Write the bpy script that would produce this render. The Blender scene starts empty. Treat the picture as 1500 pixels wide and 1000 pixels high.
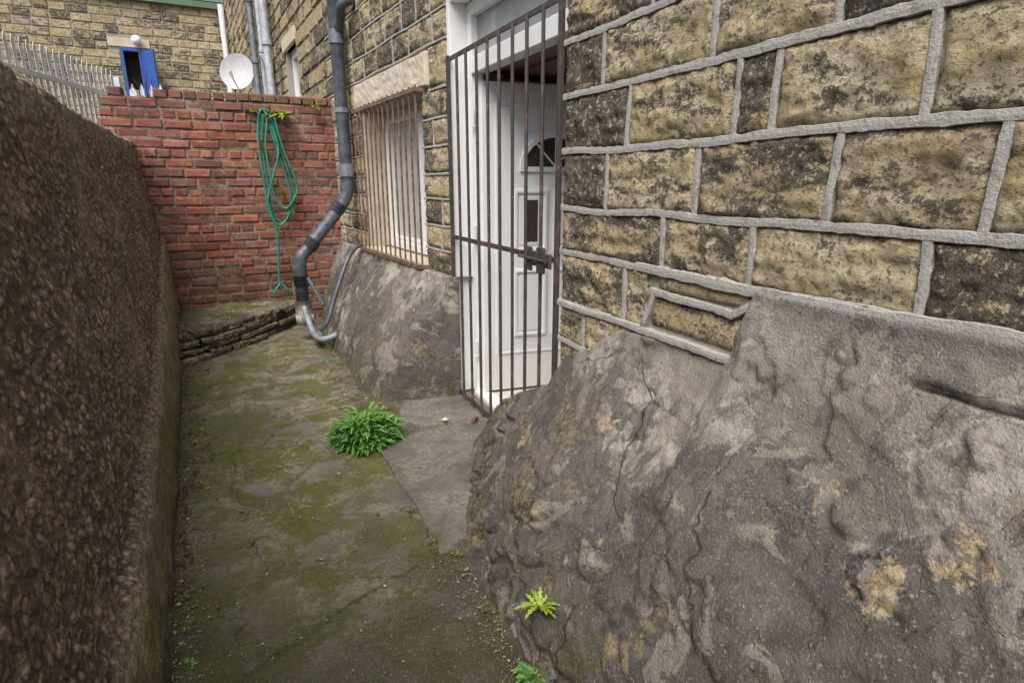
import bpy, math, random
from mathutils import Vector, noise, Matrix
R = random.Random(7)
scene = bpy.context.scene
V = Vector
def nz(x, y, z): return noise.noise(V((x, y, z)))
def fb(p, o=4): return noise.fractal(V(p), 0.9, 2.1, o)
def sst(a, b, x):
    t = max(0., min(1., (x-a)/(b-a))); return t*t*(3-2*t)
def pl(pts, x):
    if x <= pts[0][0]: return pts[0][1]
    for (a, va), (b, vb) in zip(pts, pts[1:]):
        if x <= b: return va+(vb-va)*(x-a)/(b-a)
    return pts[-1][1]

# ------------------------------------------------------------ mesh builder
class MB:
    def __init__(s): s.v=[]; s.f=[]; s.m=[]; s.c=[]
    def add(s, vs, fs, mi=0, col=(0.5,0.5,0.5)):
        o=len(s.v); s.v += [tuple(v) for v in vs]
        if isinstance(col, list): s.c += col
        else: s.c += [col]*len(vs)
        for f in fs: s.f.append([i+o for i in f]); s.m.append(mi)
    def grid(s, P, mi=0, cols=None, closed=False):
        nr=len(P); nc=len(P[0]); vs=[p for r in P for p in r]; fs=[]
        for i in range(nr-1):
            for j in range(nc-1 if not closed else nc):
                k=(j+1)%nc; fs.append((i*nc+j,i*nc+k,(i+1)*nc+k,(i+1)*nc+j))
        s.add(vs, fs, mi, cols if cols is not None else (0.5,0.5,0.5))
    def obj(s, name, mats, smooth=False, parent=None, bevel=0):
        me=bpy.data.meshes.new(name); me.from_pydata(s.v,[],s.f)
        for m in mats: me.materials.append(m)
        me.polygons.foreach_set('material_index', s.m)
        ca=me.color_attributes.new('Col','FLOAT_COLOR','POINT')
        flat=[]
        for c in s.c: flat += [c[0],c[1],c[2],1.0]
        ca.data.foreach_set('color', flat)
        if smooth: me.polygons.foreach_set('use_smooth',[True]*len(me.polygons))
        me.update()
        o=bpy.data.objects.new(name, me); scene.collection.objects.link(o)
        if parent: o.parent=parent
        if bevel:
            b=o.modifiers.new('b','BEVEL'); b.width=bevel; b.segments=2; b.limit_method='ANGLE'
        return o
def empty(name):
    e=bpy.data.objects.new(name,None); scene.collection.objects.link(e); return e

class Fr:
    def __init__(s, ox, oy, ux, uy):
        l=math.hypot(ux,uy); s.o=(ox,oy); s.u=(ux/l,uy/l); s.n=(-uy/l,ux/l)
    def p(s, a, d, z): return (s.o[0]+s.u[0]*a+s.n[0]*d, s.o[1]+s.u[1]*a+s.n[1]*d, z)
def box(mb, fr, s0,s1,d0,d1,z0,z1, mi=0, col=(0.5,0.5,0.5)):
    vs=[fr.p(a,d,z) for z in (z0,z1) for d in (d0,d1) for a in (s0,s1)]
    mb.add(vs, [(0,1,3,2),(4,6,7,5),(0,4,5,1),(2,3,7,6),(0,2,6,4),(1,5,7,3)], mi, col)
WF = Fr(0,0,1,0)     # world frame: s=x , d=y
def smooth_path(pts, n=6):
    pts=[V(p) for p in pts]; out=[]
    for i in range(len(pts)-1):
        p0=pts[max(0,i-1)];p1=pts[i];p2=pts[i+1];p3=pts[min(len(pts)-1,i+2)]
        for k in range(n):
            t=k/n
            out.append(0.5*((2*p1)+(-p0+p2)*t+(2*p0-5*p1+4*p2-p3)*t*t+(-p0+3*p1-3*p2+p3)*t**3))
    out.append(pts[-1]); return out
def tube(mb, pts, r, seg=10, mi=0, col=(0.5,0.5,0.5), cap=True):
    pts=[V(p) for p in pts]; rings=[]; up=None
    for i,p in enumerate(pts):
        t=(pts[min(i+1,len(pts)-1)]-pts[max(i-1,0)]).normalized()
        if up is None:
            up=V((0,0,1)) if abs(t.z)<0.9 else V((1,0,0))
        a=t.cross(up).normalized(); b=a.cross(t).normalized(); up=b
        rr=r[i] if isinstance(r,list) else r
        rings.append([p+(a*math.cos(q)+b*math.sin(q))*rr for q in [2*math.pi*k/seg for k in range(seg)]])
    o=len(mb.v); mb.grid(rings, mi, None, True)
    for i in range(len(mb.c)-len(rings)*seg, len(mb.c)): mb.c[i]=col
    if cap:
        mb.f.append([o+k for k in range(seg)]); mb.m.append(mi)
        mb.f.append([o+(len(rings)-1)*seg+k for k in range(seg)]); mb.m.append(mi)

# ------------------------------------------------------------ material helper
class Mat:
    def __init__(s, name, rough=0.85, spec=0.3):
        s.mat=bpy.data.materials.new(name); s.mat.use_nodes=True; s.nt=s.mat.node_tree
        s.b=s.nt.nodes['Principled BSDF']; s.b.inputs['Roughness'].default_value=rough
        s.b.inputs['Specular IOR Level'].default_value=spec
        s.tc=s.nt.nodes.new('ShaderNodeTexCoord').outputs['Object']
        a=s.nt.nodes.new('ShaderNodeAttribute'); a.attribute_name='Col'; s.col=a.outputs['Color']
        sp=s.nt.nodes.new('ShaderNodeSeparateColor'); s.nt.links.new(s.col, sp.inputs[0]); s.r,s.g,s.bl=sp.outputs[:3]
        s.sx=s.nt.nodes.new('ShaderNodeSeparateXYZ'); s.nt.links.new(s.tc,s.sx.inputs[0])
        s.X,s.Y,s.Z=s.sx.outputs[:3]
    def put(s, sock, v):
        if isinstance(v, bpy.types.NodeSocket): s.nt.links.new(v, sock)
        elif isinstance(v, tuple) and len(v)==3 and sock.type=='RGBA': sock.default_value=(*v,1)
        else: sock.default_value=v
    def math(s, op, a, b=0.0, clamp=False):
        n=s.nt.nodes.new('ShaderNodeMath'); n.operation=op; n.use_clamp=clamp
        s.put(n.inputs[0],a); s.put(n.inputs[1],b); return n.outputs[0]
    def vmath(s, op, a, b):
        n=s.nt.nodes.new('ShaderNodeVectorMath'); n.operation=op
        s.put(n.inputs[0],a); s.put(n.inputs[1],b); return n.outputs[0]
    def noise(s, scale, detail=6, rough=0.6, vec=None, dist=0.0):
        n=s.nt.nodes.new('ShaderNodeTexNoise'); s.put(n.inputs['Vector'], vec or s.tc)
        n.inputs['Scale'].default_value=scale; n.inputs['Detail'].default_value=detail
        n.inputs['Roughness'].default_value=rough; n.inputs['Distortion'].default_value=dist
        return n.outputs['Fac']
    def warp(s, scale, amt):
        n=s.nt.nodes.new('ShaderNodeTexNoise'); s.put(n.inputs['Vector'], s.tc); n.inputs['Scale'].default_value=scale; n.inputs['Detail'].default_value=4
        return s.vmath('ADD',s.tc,s.vmath('MULTIPLY',n.outputs['Color'],(amt,amt,amt)))
    def vor(s, scale, feature='F1', vec=None, out='Distance'):
        n=s.nt.nodes.new('ShaderNodeTexVoronoi'); n.feature=feature; s.put(n.inputs['Vector'], vec or s.tc)
        n.inputs['Scale'].default_value=scale; return n.outputs[out]
    def ramp(s, f, a, b, inv=False):
        n=s.nt.nodes.new('ShaderNodeMapRange'); n.interpolation_type='SMOOTHSTEP'
        s.put(n.inputs['Value'],f); n.inputs['From Min'].default_value=a; n.inputs['From Max'].default_value=b
        if inv: n.inputs['To Min'].default_value=1; n.inputs['To Max'].default_value=0
        return n.outputs[0]
    def mix(s, f, a, b, mode='MIX'):
        n=s.nt.nodes.new('ShaderNodeMix'); n.data_type='RGBA'; n.blend_type=mode
        s.put(n.inputs[0],f); s.put(n.inputs[6],a); s.put(n.inputs[7],b); return n.outputs[2]
    def bump(s, h, strength=0.5, dist=0.01):
        n=s.nt.nodes.new('ShaderNodeBump'); n.inputs['Strength'].default_value=strength
        n.inputs['Distance'].default_value=dist; s.put(n.inputs['Height'],h); s.nt.links.new(n.outputs[0], s.b.inputs['Normal'])
    def out(s, c): s.put(s.b.inputs['Base Color'], c); return s.mat
    def add(s,a,b): return s.math('ADD',a,b)
    def mul(s,a,b): return s.math('MULTIPLY',a,b)
    def blob(s, c, r):
        d=s.nt.nodes.new('ShaderNodeVectorMath'); d.operation='DISTANCE'; s.put(d.inputs[0],s.tc); d.inputs[1].default_value=c
        v=s.add(d.outputs['Value'], s.mul(s.math('SUBTRACT',s.noise(9,5),0.5), r*3.0))
        return s.ramp(v, r*0.6, r*1.1, True)

def stone_mat(name, bright=1.0, sootbias=0.0, k=1.0):
    m=Mat(name, 0.9, 0.2)
    off=m.vmath('MULTIPLY', m.col, (31.0,17.0,23.0))
    v=m.vmath('ADD', m.tc, off); vs=m.vmath('MULTIPLY', v, (1.0,1.0,2.2))
    big=m.noise(4*k,5,0.6,vs,0.8); mid=m.noise(15*k,8,0.75,vs,0.5); fine=m.noise(70*k,5,0.8,v)
    f=m.add(m.add(m.mul(big,0.55), m.mul(mid,0.45)), m.mul(fine,0.5))
    f=m.add(f, m.mul(m.math('SUBTRACT',m.r,0.5),0.18))
    soot=m.ramp(f, 0.752-sootbias, 0.785-sootbias)
    a=m.mix(m.ramp(big,0.35,0.65),(0.60*bright,0.475*bright,0.265*bright),(0.76*bright,0.67*bright,0.47*bright))
    a=m.mix(m.mul(m.ramp(m.g,0.6,0.98),0.5),a,(0.46*bright,0.36*bright,0.24*bright))
    a=m.mix(m.mul(m.ramp(m.noise(30*k,5,0.7,vs),0.53,0.61),0.6),a,(0.33*bright,0.24*bright,0.14*bright))
    a=m.mix(m.mul(m.ramp(fine,0.54,0.60),0.72),a,(0.12,0.098,0.07))
    dk=m.mix(m.ramp(fine,0.42,0.58),(0.040,0.035,0.031),(0.18,0.155,0.125))
    c=m.mix(m.mul(soot,0.94),a,dk)
    c=m.mix(m.mul(m.ramp(m.noise(46*k,5,0.75,v),0.56,0.61),0.8),c,(0.70,0.61,0.43))
    m.bump(m.add(m.mul(mid,1.0), m.mul(fine,0.8)), 1.0, 0.024/k)
    return m.out(c)
M_stone=stone_mat('sandstone', 1.0, 0.014)
M_stone2=stone_mat('sandstone_weathered', 0.6, 0.04, 0.9)
M_far=stone_mat('sandstone_distant', 0.9, -0.01, 0.5)

m=Mat('strap_mortar',0.9,0.2); n1=m.noise(12,6); n2=m.noise(120,4,0.7)
c=m.mix(n1,(0.35,0.33,0.30),(0.46,0.44,0.41)); c=m.mix(m.mul(m.ramp(m.noise(30,6,0.7),0.52,0.68),0.75),c,(0.20,0.18,0.15))
m.bump(m.add(m.mul(n1,0.5),n2),0.7,0.008); M_mortar=m.out(c)

m=Mat('bed_mortar',0.95,0.1); n1=m.noise(9,8,0.7)
c=m.mix(n1,(0.24,0.22,0.19),(0.44,0.41,0.36)); m.bump(n1,0.6,0.01); M_bed=m.out(c)

m=Mat('pale_dressed_stone',0.9,0.2); n1=m.noise(7,8,0.65); n2=m.noise(90,4,0.7)
c=m.mix(m.ramp(n1,0.35,0.65),(0.50,0.44,0.33),(0.64,0.58,0.47)); c=m.mix(m.mul(m.ramp(m.noise(14,8,0.7),0.55,0.68),0.6),c,(0.21,0.18,0.15))
m.bump(n2,0.5,0.006); M_pale=m.out(c)

# render/plinth : Col.r = darkness, Col.g = flake edge, Col.b = exposed ochre
m=Mat('cement_render',0.88,0.25)
n0=m.noise(2.2,8,0.62,None,0.5); n1=m.noise(7,8,0.7,None,0.8); n2=m.noise(34,6,0.75); n3=m.noise(150,4,0.7)
c=m.mix(m.ramp(n0,0.38,0.62),(0.27,0.243,0.208),(0.45,0.415,0.36))
c=m.mix(m.mul(m.ramp(n1,0.48,0.60),0.55),c,(0.20,0.178,0.155))
c=m.mix(m.mul(m.ramp(m.noise(4.5,7,0.7,None,1.2),0.56,0.62),0.6),c,(0.52,0.485,0.43))
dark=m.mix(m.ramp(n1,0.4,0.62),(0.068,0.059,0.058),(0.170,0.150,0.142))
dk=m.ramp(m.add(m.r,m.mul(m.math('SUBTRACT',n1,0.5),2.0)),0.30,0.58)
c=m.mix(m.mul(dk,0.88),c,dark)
stain=m.ramp(m.noise(1.7,8,0.68,m.vmath('ADD',m.tc,(8.0,1.0,5.0)),0.6),0.50,0.60)
c=m.mix(m.mul(stain,0.42),c,(0.085,0.072,0.062))
lay=m.ramp(m.noise(3.1,9,0.6,m.vmath('ADD',m.tc,(4.0,7.0,2.0)),1.2),0.535,0.543)
c=m.mix(m.mul(lay,0.42),c,(0.10,0.088,0.082))
lay2=m.ramp(m.noise(4.6,9,0.62,m.vmath('ADD',m.tc,(14.0,3.0,6.0)),0.8),0.575,0.583)
c=m.mix(m.mul(lay2,0.48),c,(0.40,0.365,0.31))
c=m.mix(m.mul(m.g,0.75),c,(0.05,0.042,0.035))
och=m.mix(m.ramp(n2,0.35,0.65),(0.20,0.125,0.055),(0.60,0.49,0.31))
ochf=m.ramp(m.add(m.bl,m.add(m.mul(m.math('SUBTRACT',n1,0.5),2.2),m.mul(m.math('SUBTRACT',n2,0.5),0.8))),0.46,0.62)
c=m.mix(m.mul(ochf,m.mul(m.ramp(m.bl,0.02,0.25),0.8)),c,och)
moss=m.mul(m.ramp(m.Z,0.03,0.50,True), m.ramp(m.add(m.mul(n1,0.6),m.mul(n2,0.4)),0.485,0.56))
c=m.mix(m.mul(moss,0.75),c,(0.088,0.086,0.026))
brn=m.ramp(m.add(m.mul(m.noise(3.6,8,0.7,m.vmath('ADD',m.tc,(1.,9.,4.)),0.9),0.8),m.mul(n2,0.2)),0.535,0.575)
c=m.mix(m.mul(brn,m.mul(m.ramp(m.Z,0.35,0.80,True),0.8)),c,m.mix(m.ramp(n2,0.4,0.62),(0.055,0.042,0.026),(0.28,0.235,0.14)))
c=m.mix(m.mul(m.ramp(n3,0.58,0.68),0.55),c,(0.56,0.53,0.47))
c=m.mix(m.mul(m.ramp(n3,0.32,0.42,True),0.6),c,(0.055,0.048,0.043))
cv=m.vor(1.1,'DISTANCE_TO_EDGE',m.warp(2.2,0.4))
crk=m.mul(m.ramp(cv,0.001,0.005,True),m.mul(m.ramp(n0,0.46,0.54),m.ramp(n2,0.36,0.5)))
c=m.mix(m.mul(crk,0.7),c,(0.05,0.042,0.036))
h=m.add(m.add(m.mul(n1,0.10),m.mul(n2,0.5)),m.add(m.mul(n3,0.75),m.add(m.mul(lay,0.40),m.add(m.mul(lay2,0.35),m.mul(crk,-0.4)))))
m.bump(h,1.0,0.015); M_render=m.out(c)

# pebbly retaining wall ; Col.r = 1 on smooth concrete band
m=Mat('pebble_concrete',0.8,0.3)
dv=m.warp(8,0.03)
vd=m.vor(40,'F1',dv); vc=m.vor(40,'F1',dv,'Color'); vd2=m.vor(95,'F1',dv)
n0=m.noise(2.5,7,0.65); n1=m.noise(9,7,0.7); n2=m.noise(60,5,0.7)
sc=m.nt.nodes.new('ShaderNodeSeparateColor'); m.nt.links.new(vc,sc.inputs[0])
peb=m.mix(sc.outputs[0],(0.17,0.125,0.10),(0.52,0.41,0.32))
peb=m.mix(m.mul(m.ramp(sc.outputs[1],0.6,0.9),0.8),peb,(0.41,0.31,0.28))
matrix=m.mix(n1,(0.085,0.061,0.046),(0.24,0.18,0.13))
c=m.mix(m.ramp(vd,0.38,0.55,True),matrix,peb)
c=m.mix(m.mul(m.ramp(n0,0.50,0.66),0.5),c,(0.42,0.33,0.215))
c=m.mix(m.mul(m.ramp(n1,0.53,0.65),0.65),c,(0.075,0.056,0.043))
c=m.mix(m.mul(m.ramp(m.add(m.Z,m.mul(n1,0.35)),1.72,1.95),0.4),c,(0.40,0.36,0.28))
sm=m.mix(m.ramp(n1,0.38,0.62),(0.19,0.15,0.105),(0.35,0.29,0.205))
sm=m.mix(m.mul(m.ramp(m.add(m.mul(n0,0.5),m.mul(n2,0.5)),0.46,0.56),0.8),sm,(0.20,0.19,0.06))
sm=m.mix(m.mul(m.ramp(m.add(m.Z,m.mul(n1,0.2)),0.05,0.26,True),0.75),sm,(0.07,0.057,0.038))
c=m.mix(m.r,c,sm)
hgt=m.add(m.mul(m.math('SUBTRACT',1.0,vd),m.math('SUBTRACT',1.1,m.r)),m.add(m.mul(m.math('SUBTRACT',1.0,vd2),0.3),m.mul(n2,0.4)))
m.bump(hgt,1.0,0.026); M_pebble=m.out(c)

# path
m=Mat('mossy_concrete',0.85,0.3)
n0=m.noise(1.6,7,0.62,None,0.4); n1=m.noise(6,8,0.7,None,0.6); n2=m.noise(35,6,0.75); n3=m.noise(170,4,0.7)
c=m.mix(m.ramp(n0,0.36,0.64),(0.22,0.196,0.152),(0.43,0.395,0.315))
c=m.mix(m.mul(m.ramp(n1,0.48,0.60),0.7),c,(0.125,0.108,0.08))
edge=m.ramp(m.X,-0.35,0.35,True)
mo=m.add(m.add(m.mul(n0,0.45),m.mul(n1,0.38)),m.add(m.mul(n2,0.24),m.mul(edge,0.04)))
c=m.mix(m.mul(m.ramp(mo,0.525,0.58),0.75),c,m.mix(n2,(0.105,0.092,0.028),(0.225,0.21,0.065)))
c=m.mix(m.mul(m.ramp(m.add(m.noise(2.7,6,0.65,m.vmath('ADD',m.tc,(5.,3.,1.))),m.mul(n2,0.14)),0.59,0.66),0.75),c,(0.14,0.15,0.026))
for cc,rr in (((-0.12,3.1,0),0.40),((0.35,1.55,0),0.16),((0.1,2.45,0),0.16),((0.45,2.55,0),0.14),((0.5,1.75,0),0.12),((0.2,1.95,0),0.14)):
    c=m.mix(m.mul(m.mul(m.blob(cc,rr),m.ramp(n2,0.40,0.54)),0.75),c,(0.145,0.15,0.024))
damp=m.ramp(m.add(m.Y,m.add(m.mul(n0,2.2),m.mul(n1,1.8))),3.2,4.5,True)
c=m.mix(m.mul(damp,0.70),c,(0.058,0.049,0.031))
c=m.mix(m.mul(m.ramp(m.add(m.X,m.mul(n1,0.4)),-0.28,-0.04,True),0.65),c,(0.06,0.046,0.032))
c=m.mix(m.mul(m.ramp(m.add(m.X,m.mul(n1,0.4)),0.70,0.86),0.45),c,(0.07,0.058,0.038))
c=m.mix(m.mul(m.ramp(n3,0.60,0.67),0.75),c,(0.56,0.52,0.45))
c=m.mix(m.mul(m.ramp(n3,0.30,0.40,True),0.65),c,(0.045,0.04,0.03))
yw=m.add(m.Y,m.mul(m.math('SUBTRACT',n1,0.5),0.16))
j2=m.mul(m.ramp(m.math('ABSOLUTE',m.math('SUBTRACT',yw,m.add(1.62,m.mul(m.X,0.45)))),0.003,0.014,True),m.mul(m.ramp(n0,0.46,0.58),m.ramp(n2,0.35,0.5)))
cv=m.vor(0.9,'DISTANCE_TO_EDGE',m.warp(4,0.4)); crk=m.mul(m.ramp(cv,0.001,0.006,True),m.ramp(n0,0.5,0.58,True))
c=m.mix(m.mul(m.math('MAXIMUM',crk,j2),0.65),c,(0.04,0.038,0.018))
m.bump(m.add(m.add(m.mul(n1,0.8),m.mul(n2,0.9)),m.add(m.mul(n3,0.6),m.mul(j2,-0.4))),1.0,0.020); M_path=m.out(c)

m=Mat('slab_concrete',0.85,0.3); n1=m.noise(5,8,0.7,None,0.5); n2=m.noise(40,6,0.75); n3=m.noise(170,4,0.7); n0=m.noise(2.2,6,0.6)
c=m.mix(m.ramp(n1,0.36,0.64),(0.15,0.132,0.118),(0.31,0.285,0.26))
c=m.mix(m.mul(m.ramp(m.add(m.mul(n1,0.5),m.mul(n2,0.5)),0.50,0.57),0.65),c,(0.115,0.105,0.045))
c=m.mix(m.mul(m.ramp(n0,0.50,0.62),0.5),c,(0.09,0.078,0.06))
c=m.mix(m.mul(m.ramp(m.X,0.60,0.68,True),0.4),c,(0.10,0.09,0.05))
c=m.mix(m.mul(m.ramp(n3,0.60,0.68),0.6),c,(0.5,0.47,0.42)); m.bump(m.add(n2,m.mul(n3,0.4)),1.0,0.016); M_slab=m.out(c)

m=Mat('earth',0.95,0.1); n1=m.noise(3,8,0.7); c=m.mix(n1,(0.07,0.055,0.035),(0.17,0.15,0.10)); m.bump(n1,0.5,0.03); M_earth=m.out(c)

# bricks
m=Mat('red_brick',0.88,0.2)
v=m.vmath('ADD',m.tc,m.vmath('MULTIPLY',m.col,(19.,7.,13.)))
n1=m.noise(14,7,0.7,v); n2=m.noise(90,5,0.7,v)
c=m.mix(m.r,(0.21,0.070,0.052),(0.38,0.145,0.098)); c=m.mix(m.mul(m.ramp(m.g,0.55,0.98),0.75),c,(0.14,0.078,0.070))
c=m.mix(m.mul(m.ramp(n1,0.50,0.64),0.65),c,(0.13,0.07,0.055)); c=m.mix(m.mul(m.ramp(n1,0.32,0.44,True),0.6),c,(0.44,0.27,0.20))
c=m.mix(m.mul(m.ramp(m.noise(3.2,7,0.7),0.48,0.62),0.5),c,(0.27,0.20,0.155))
g0=m.noise(2.0,6,0.6)
low=m.ramp(m.add(m.Z,m.mul(g0,1.2)),0.75,1.7,True)
c=m.mix(m.mul(low,0.5),c,(0.12,0.08,0.052))
c=m.mix(m.mul(m.ramp(m.add(m.Z,m.mul(n1,0.5)),2.2,2.45),0.6),c,(0.14,0.10,0.075))
m.bump(m.add(n1,m.mul(n2,0.5)),0.9,0.012); M_brick=m.out(c)
m=Mat('brick_mortar',0.95,0.1); n1=m.noise(7,8,0.75); c=m.mix(m.ramp(n1,0.38,0.62),(0.085,0.066,0.05),(0.30,0.235,0.185)); m.bump(n1,0.6,0.01); M_bmort=m.out(c)

def simple(name, col, rough=0.5, var=0.15, spec=0.5, metal=0.0, sc=20, bumps=0.15):
    m=Mat(name,rough,spec); n=m.noise(sc,6,0.65)
    c=m.mix(m.ramp(n,0.3,0.7),tuple(x*(1-var) for x in col),tuple(min(1,x*(1+var)) for x in col))
    m.b.inputs['Metallic'].default_value=metal; m.bump(n,bumps,0.003); return m.out(c)
M_white=simple('white_upvc',(0.84,0.85,0.86),0.3,0.04,bumps=0.03)
m=Mat('white_door_skin',0.32,0.5); n=m.noise(5,7,0.7); c=m.mix(m.ramp(m.add(m.Z,m.mul(n,0.4)),0.1,0.7,True),(0.87,0.88,0.90),(0.68,0.66,0.63)); m.bump(m.noise(120,3),0.05,0.002); M_door=m.out(c)
M_glass=simple('dim_window_glass',(0.30,0.31,0.31),0.06,0.2,0.8,sc=3,bumps=0.0)
M_glassl=simple('curtained_window_glass',(0.50,0.50,0.48),0.08,0.12,0.8,sc=4,bumps=0.0)
M_dark=simple('dark_interior',(0.045,0.032,0.027),0.7)
M_timber=simple('brown_timber',(0.16,0.075,0.035),0.5,0.3)
M_plast=simple('interior_plaster',(0.6,0.57,0.53),0.9,0.1)
M_pipe=simple('anthracite_plastic_pipe',(0.085,0.095,0.115),0.42,0.4,0.5,sc=14)
M_gpipe=simple('grey_plastic_pipe',(0.24,0.26,0.29),0.5,0.3,0.5,sc=14)
M_lgrey=simple('pale_grey_plastic',(0.38,0.37,0.34),0.6,0.4,sc=25)
M_hose=simple('green_hose',(0.02,0.22,0.155),0.4,0.25,0.5,sc=12)
M_orange=simple('orange_plastic',(0.75,0.30,0.02),0.4)
M_galv=simple('galvanised_steel',(0.62,0.64,0.67),0.5,0.12,0.5,0.1,sc=6)
M_dish=simple('dish_grey',(0.45,0.45,0.47),0.5,0.1)
M_blue=simple('blue_paint',(0.03,0.10,0.36),0.4,0.15)
M_green=simple('green_gutter',(0.10,0.17,0.11),0.5)
M_slate=simple('slate',(0.10,0.10,0.11),0.7,0.3)
m=Mat('painted_steel',0.6,0.4); n=m.noise(22,7,0.7)
c=m.mix(m.ramp(n,0.50,0.64),(0.055,0.048,0.046),(0.14,0.09,0.066)); m.bump(n,0.5,0.003); M_iron=m.out(c)
m=Mat('rusty_grille_steel',0.75,0.3); n=m.noise(22,7,0.7)
c=m.mix(m.ramp(n,0.40,0.6),(0.10,0.072,0.058),(0.23,0.14,0.10)); m.bump(n,0.5,0.003); M_iron2=m.out(c)
def leafmat(name,a,b):
    m=Mat(name,0.5,0.35); c=m.mix(m.r,a,b); return m.out(c)
M_leaf=leafmat('weed_leaf',(0.045,0.14,0.03),(0.18,0.38,0.07))
M_leafy=leafmat('yellow_weed_leaf',(0.16,0.24,0.025),(0.34,0.42,0.05))
M_dead=leafmat('dead_leaf',(0.06,0.032,0.02),(0.15,0.08,0.05))
M_moss=leafmat('moss',(0.06,0.065,0.015),(0.17,0.18,0.035))
M_grit=leafmat('grit',(0.12,0.10,0.08),(0.55,0.50,0.43))

# ------------------------------------------------------------ masonry
def block(mb, fr, s0,s1,z0,z1, face=0.015, rough=0.012, res=0.016, mi=0):
    w=s1-s0; h=z1-z0
    nx=max(3,int(w/res)+2); ny=max(3,int(h/res)+2)
    col=(R.random(),R.random(),R.random()); ox=R.uniform(0,90)
    P=[]
    for j in range(ny+1):
        row=[]
        for i in range(nx+1):
            e=(i in (0,nx)) or (j in (0,ny))
            u=0 if i==0 else 1 if i==nx else min(max((i-0.6)/(nx-1.2),0),1)
            v=0 if j==0 else 1 if j==ny else min(max((j-0.6)/(ny-1.2),0),1)
            s=s0+w*u; z=z0+h*v
            if e: d=-0.02
            else:
                ed=min(u*w,(1-u)*w,v*h,(1-v)*h)
                fr_=fb((s*9+ox,z*15,ox),5); st=fb((s*3+ox,z*30,ox+4),3)
                d=face*sst(-0.006,0.012,ed)+(rough*(0.35+0.8*fr_)+rough*0.5*st)*sst(0.0,0.025,ed)+rough*0.6*nz(s*45+ox,z*60,ox)
                d=max(d,0.002)
            s+=0.004*nz(s*12,z*12,ox); z+=0.004*nz(s*12+9,z*12,ox+5)
            row.append(fr.p(s,d,z))
        P.append(row)
    mb.grid(P, mi, [col]*((nx+1)*(ny+1)))
def cblock(mb, fr, s0,s1,z0,z1, face=0.02, mi=0):
    col=(R.random(),R.random(),R.random()); j=lambda:R.uniform(-0.004,0.004); f=face*R.uniform(0.6,1.3)
    b=min(0.015,(z1-z0)*0.2)
    vs=[fr.p(s0,-0.01,z0),fr.p(s1,-0.01,z0),fr.p(s1,-0.01,z1),fr.p(s0,-0.01,z1)]
    vs+=[fr.p(s0+b+j(),f+j(),z0+b+j()),fr.p(s1-b+j(),f+j(),z0+b+j()),fr.p(s1-b+j(),f+j(),z1-b+j()),fr.p(s0+b+j(),f+j(),z1-b+j())]
    mb.add(vs,[(4,5,6,7),(0,1,5,4),(1,2,6,5),(2,3,7,6),(3,0,4,7)],mi,col)
def ribbon(mb, fr, pts, w, d=0.020, mi=0, res=0.018):
    sd=R.uniform(0,99); P=[]; rows=[]
    for (a,b) in zip(pts,pts[1:]):
        L=math.hypot(b[0]-a[0],b[1]-a[1]); n=max(2,int(L/res))
        for k in range(n): P.append((a[0]+(b[0]-a[0])*k/n, a[1]+(b[1]-a[1])*k/n))
    P.append(pts[-1])
    for i,(s,z) in enumerate(P):
        q0=P[max(0,i-1)]; q1=P[min(len(P)-1,i+1)]; L=math.hypot(q1[0]-q0[0],q1[1]-q0[1]) or 1
        ns,nzv=-(q1[1]-q0[1])/L,(q1[0]-q0[0])/L
        wob=0.010*nz(s*3+sd,z*3,sd)
        def ww(o): return w/2*(1+0.28*nz(s*14+sd,z*14,o)+0.26*nz(s*50,z*50+sd,o))
        dd=d+0.003*nz(s*15+sd,z*15,7); wl=ww(3); wr=ww(13)
        row=[fr.p(s+ns*(k+wob),dk,z+nzv*(k+wob)) for (k,dk) in ((-wl,-0.01),(-wl,dd-0.002),(-wl+0.0015,dd),(0,dd+0.001),(wr-0.0015,dd),(wr,dd-0.002),(wr,-0.01))]
        rows.append(row)
    mb.grid(rows,mi); mb.f.append([len(mb.v)-7+k for k in range(7)]); mb.m.append(mi)
    o=len(mb.v)-7*len(rows); mb.f.append([o+k for k in range(7)]); mb.m.append(mi)
def rows_wall(mb, fr, rows, holes, s0, s1, lmin, lmax, strap=None, coarse=False, face=0.015, gap=0.012, explicit=None, res=0.016, rough=0.012, sb=None):
    for ri,(za,zb) in enumerate(zip(rows,rows[1:])):
        iv=[(s0,s1)]
        for (a,b,c,d) in holes:
            ov=min(d,zb)-max(c,za)
            if ov>0.3*(zb-za):
                ni=[]
                for (p,q) in iv:
                    if b<=p or a>=q: ni.append((p,q)); continue
                    if a>p: ni.append((p,a))
                    if b<q: ni.append((b,q))
                iv=ni
        for (p,q) in iv:
            if q-p<0.05: continue
            if explicit and ri in explicit: js=[x for x in explicit[ri] if p+0.05<x<q-0.05]
            else:
                js=[]; x=p+R.uniform(lmin*0.5,lmax)
                while x<q-lmin*0.6: js.append(x); x+=R.uniform(lmin,lmax)
            E=sorted([p]+js+[q])
            for a,b in zip(E,E[1:]):
                if coarse: cblock(mb,fr,a+gap/2,b-gap/2,za+gap/2,zb-gap/2,face)
                else: block(mb,fr,a+gap/2,b-gap/2,za+gap/2,zb-gap/2,face,rough,res)
            if strap and sb:
                for x in js: ribbon(sb,fr,[(x,za),(x+R.uniform(-0.008,0.008),zb)],strap*0.85,0.0165)
                ribbon(sb,fr,[(p,za),(q,za)],strap,0.0180)

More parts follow.
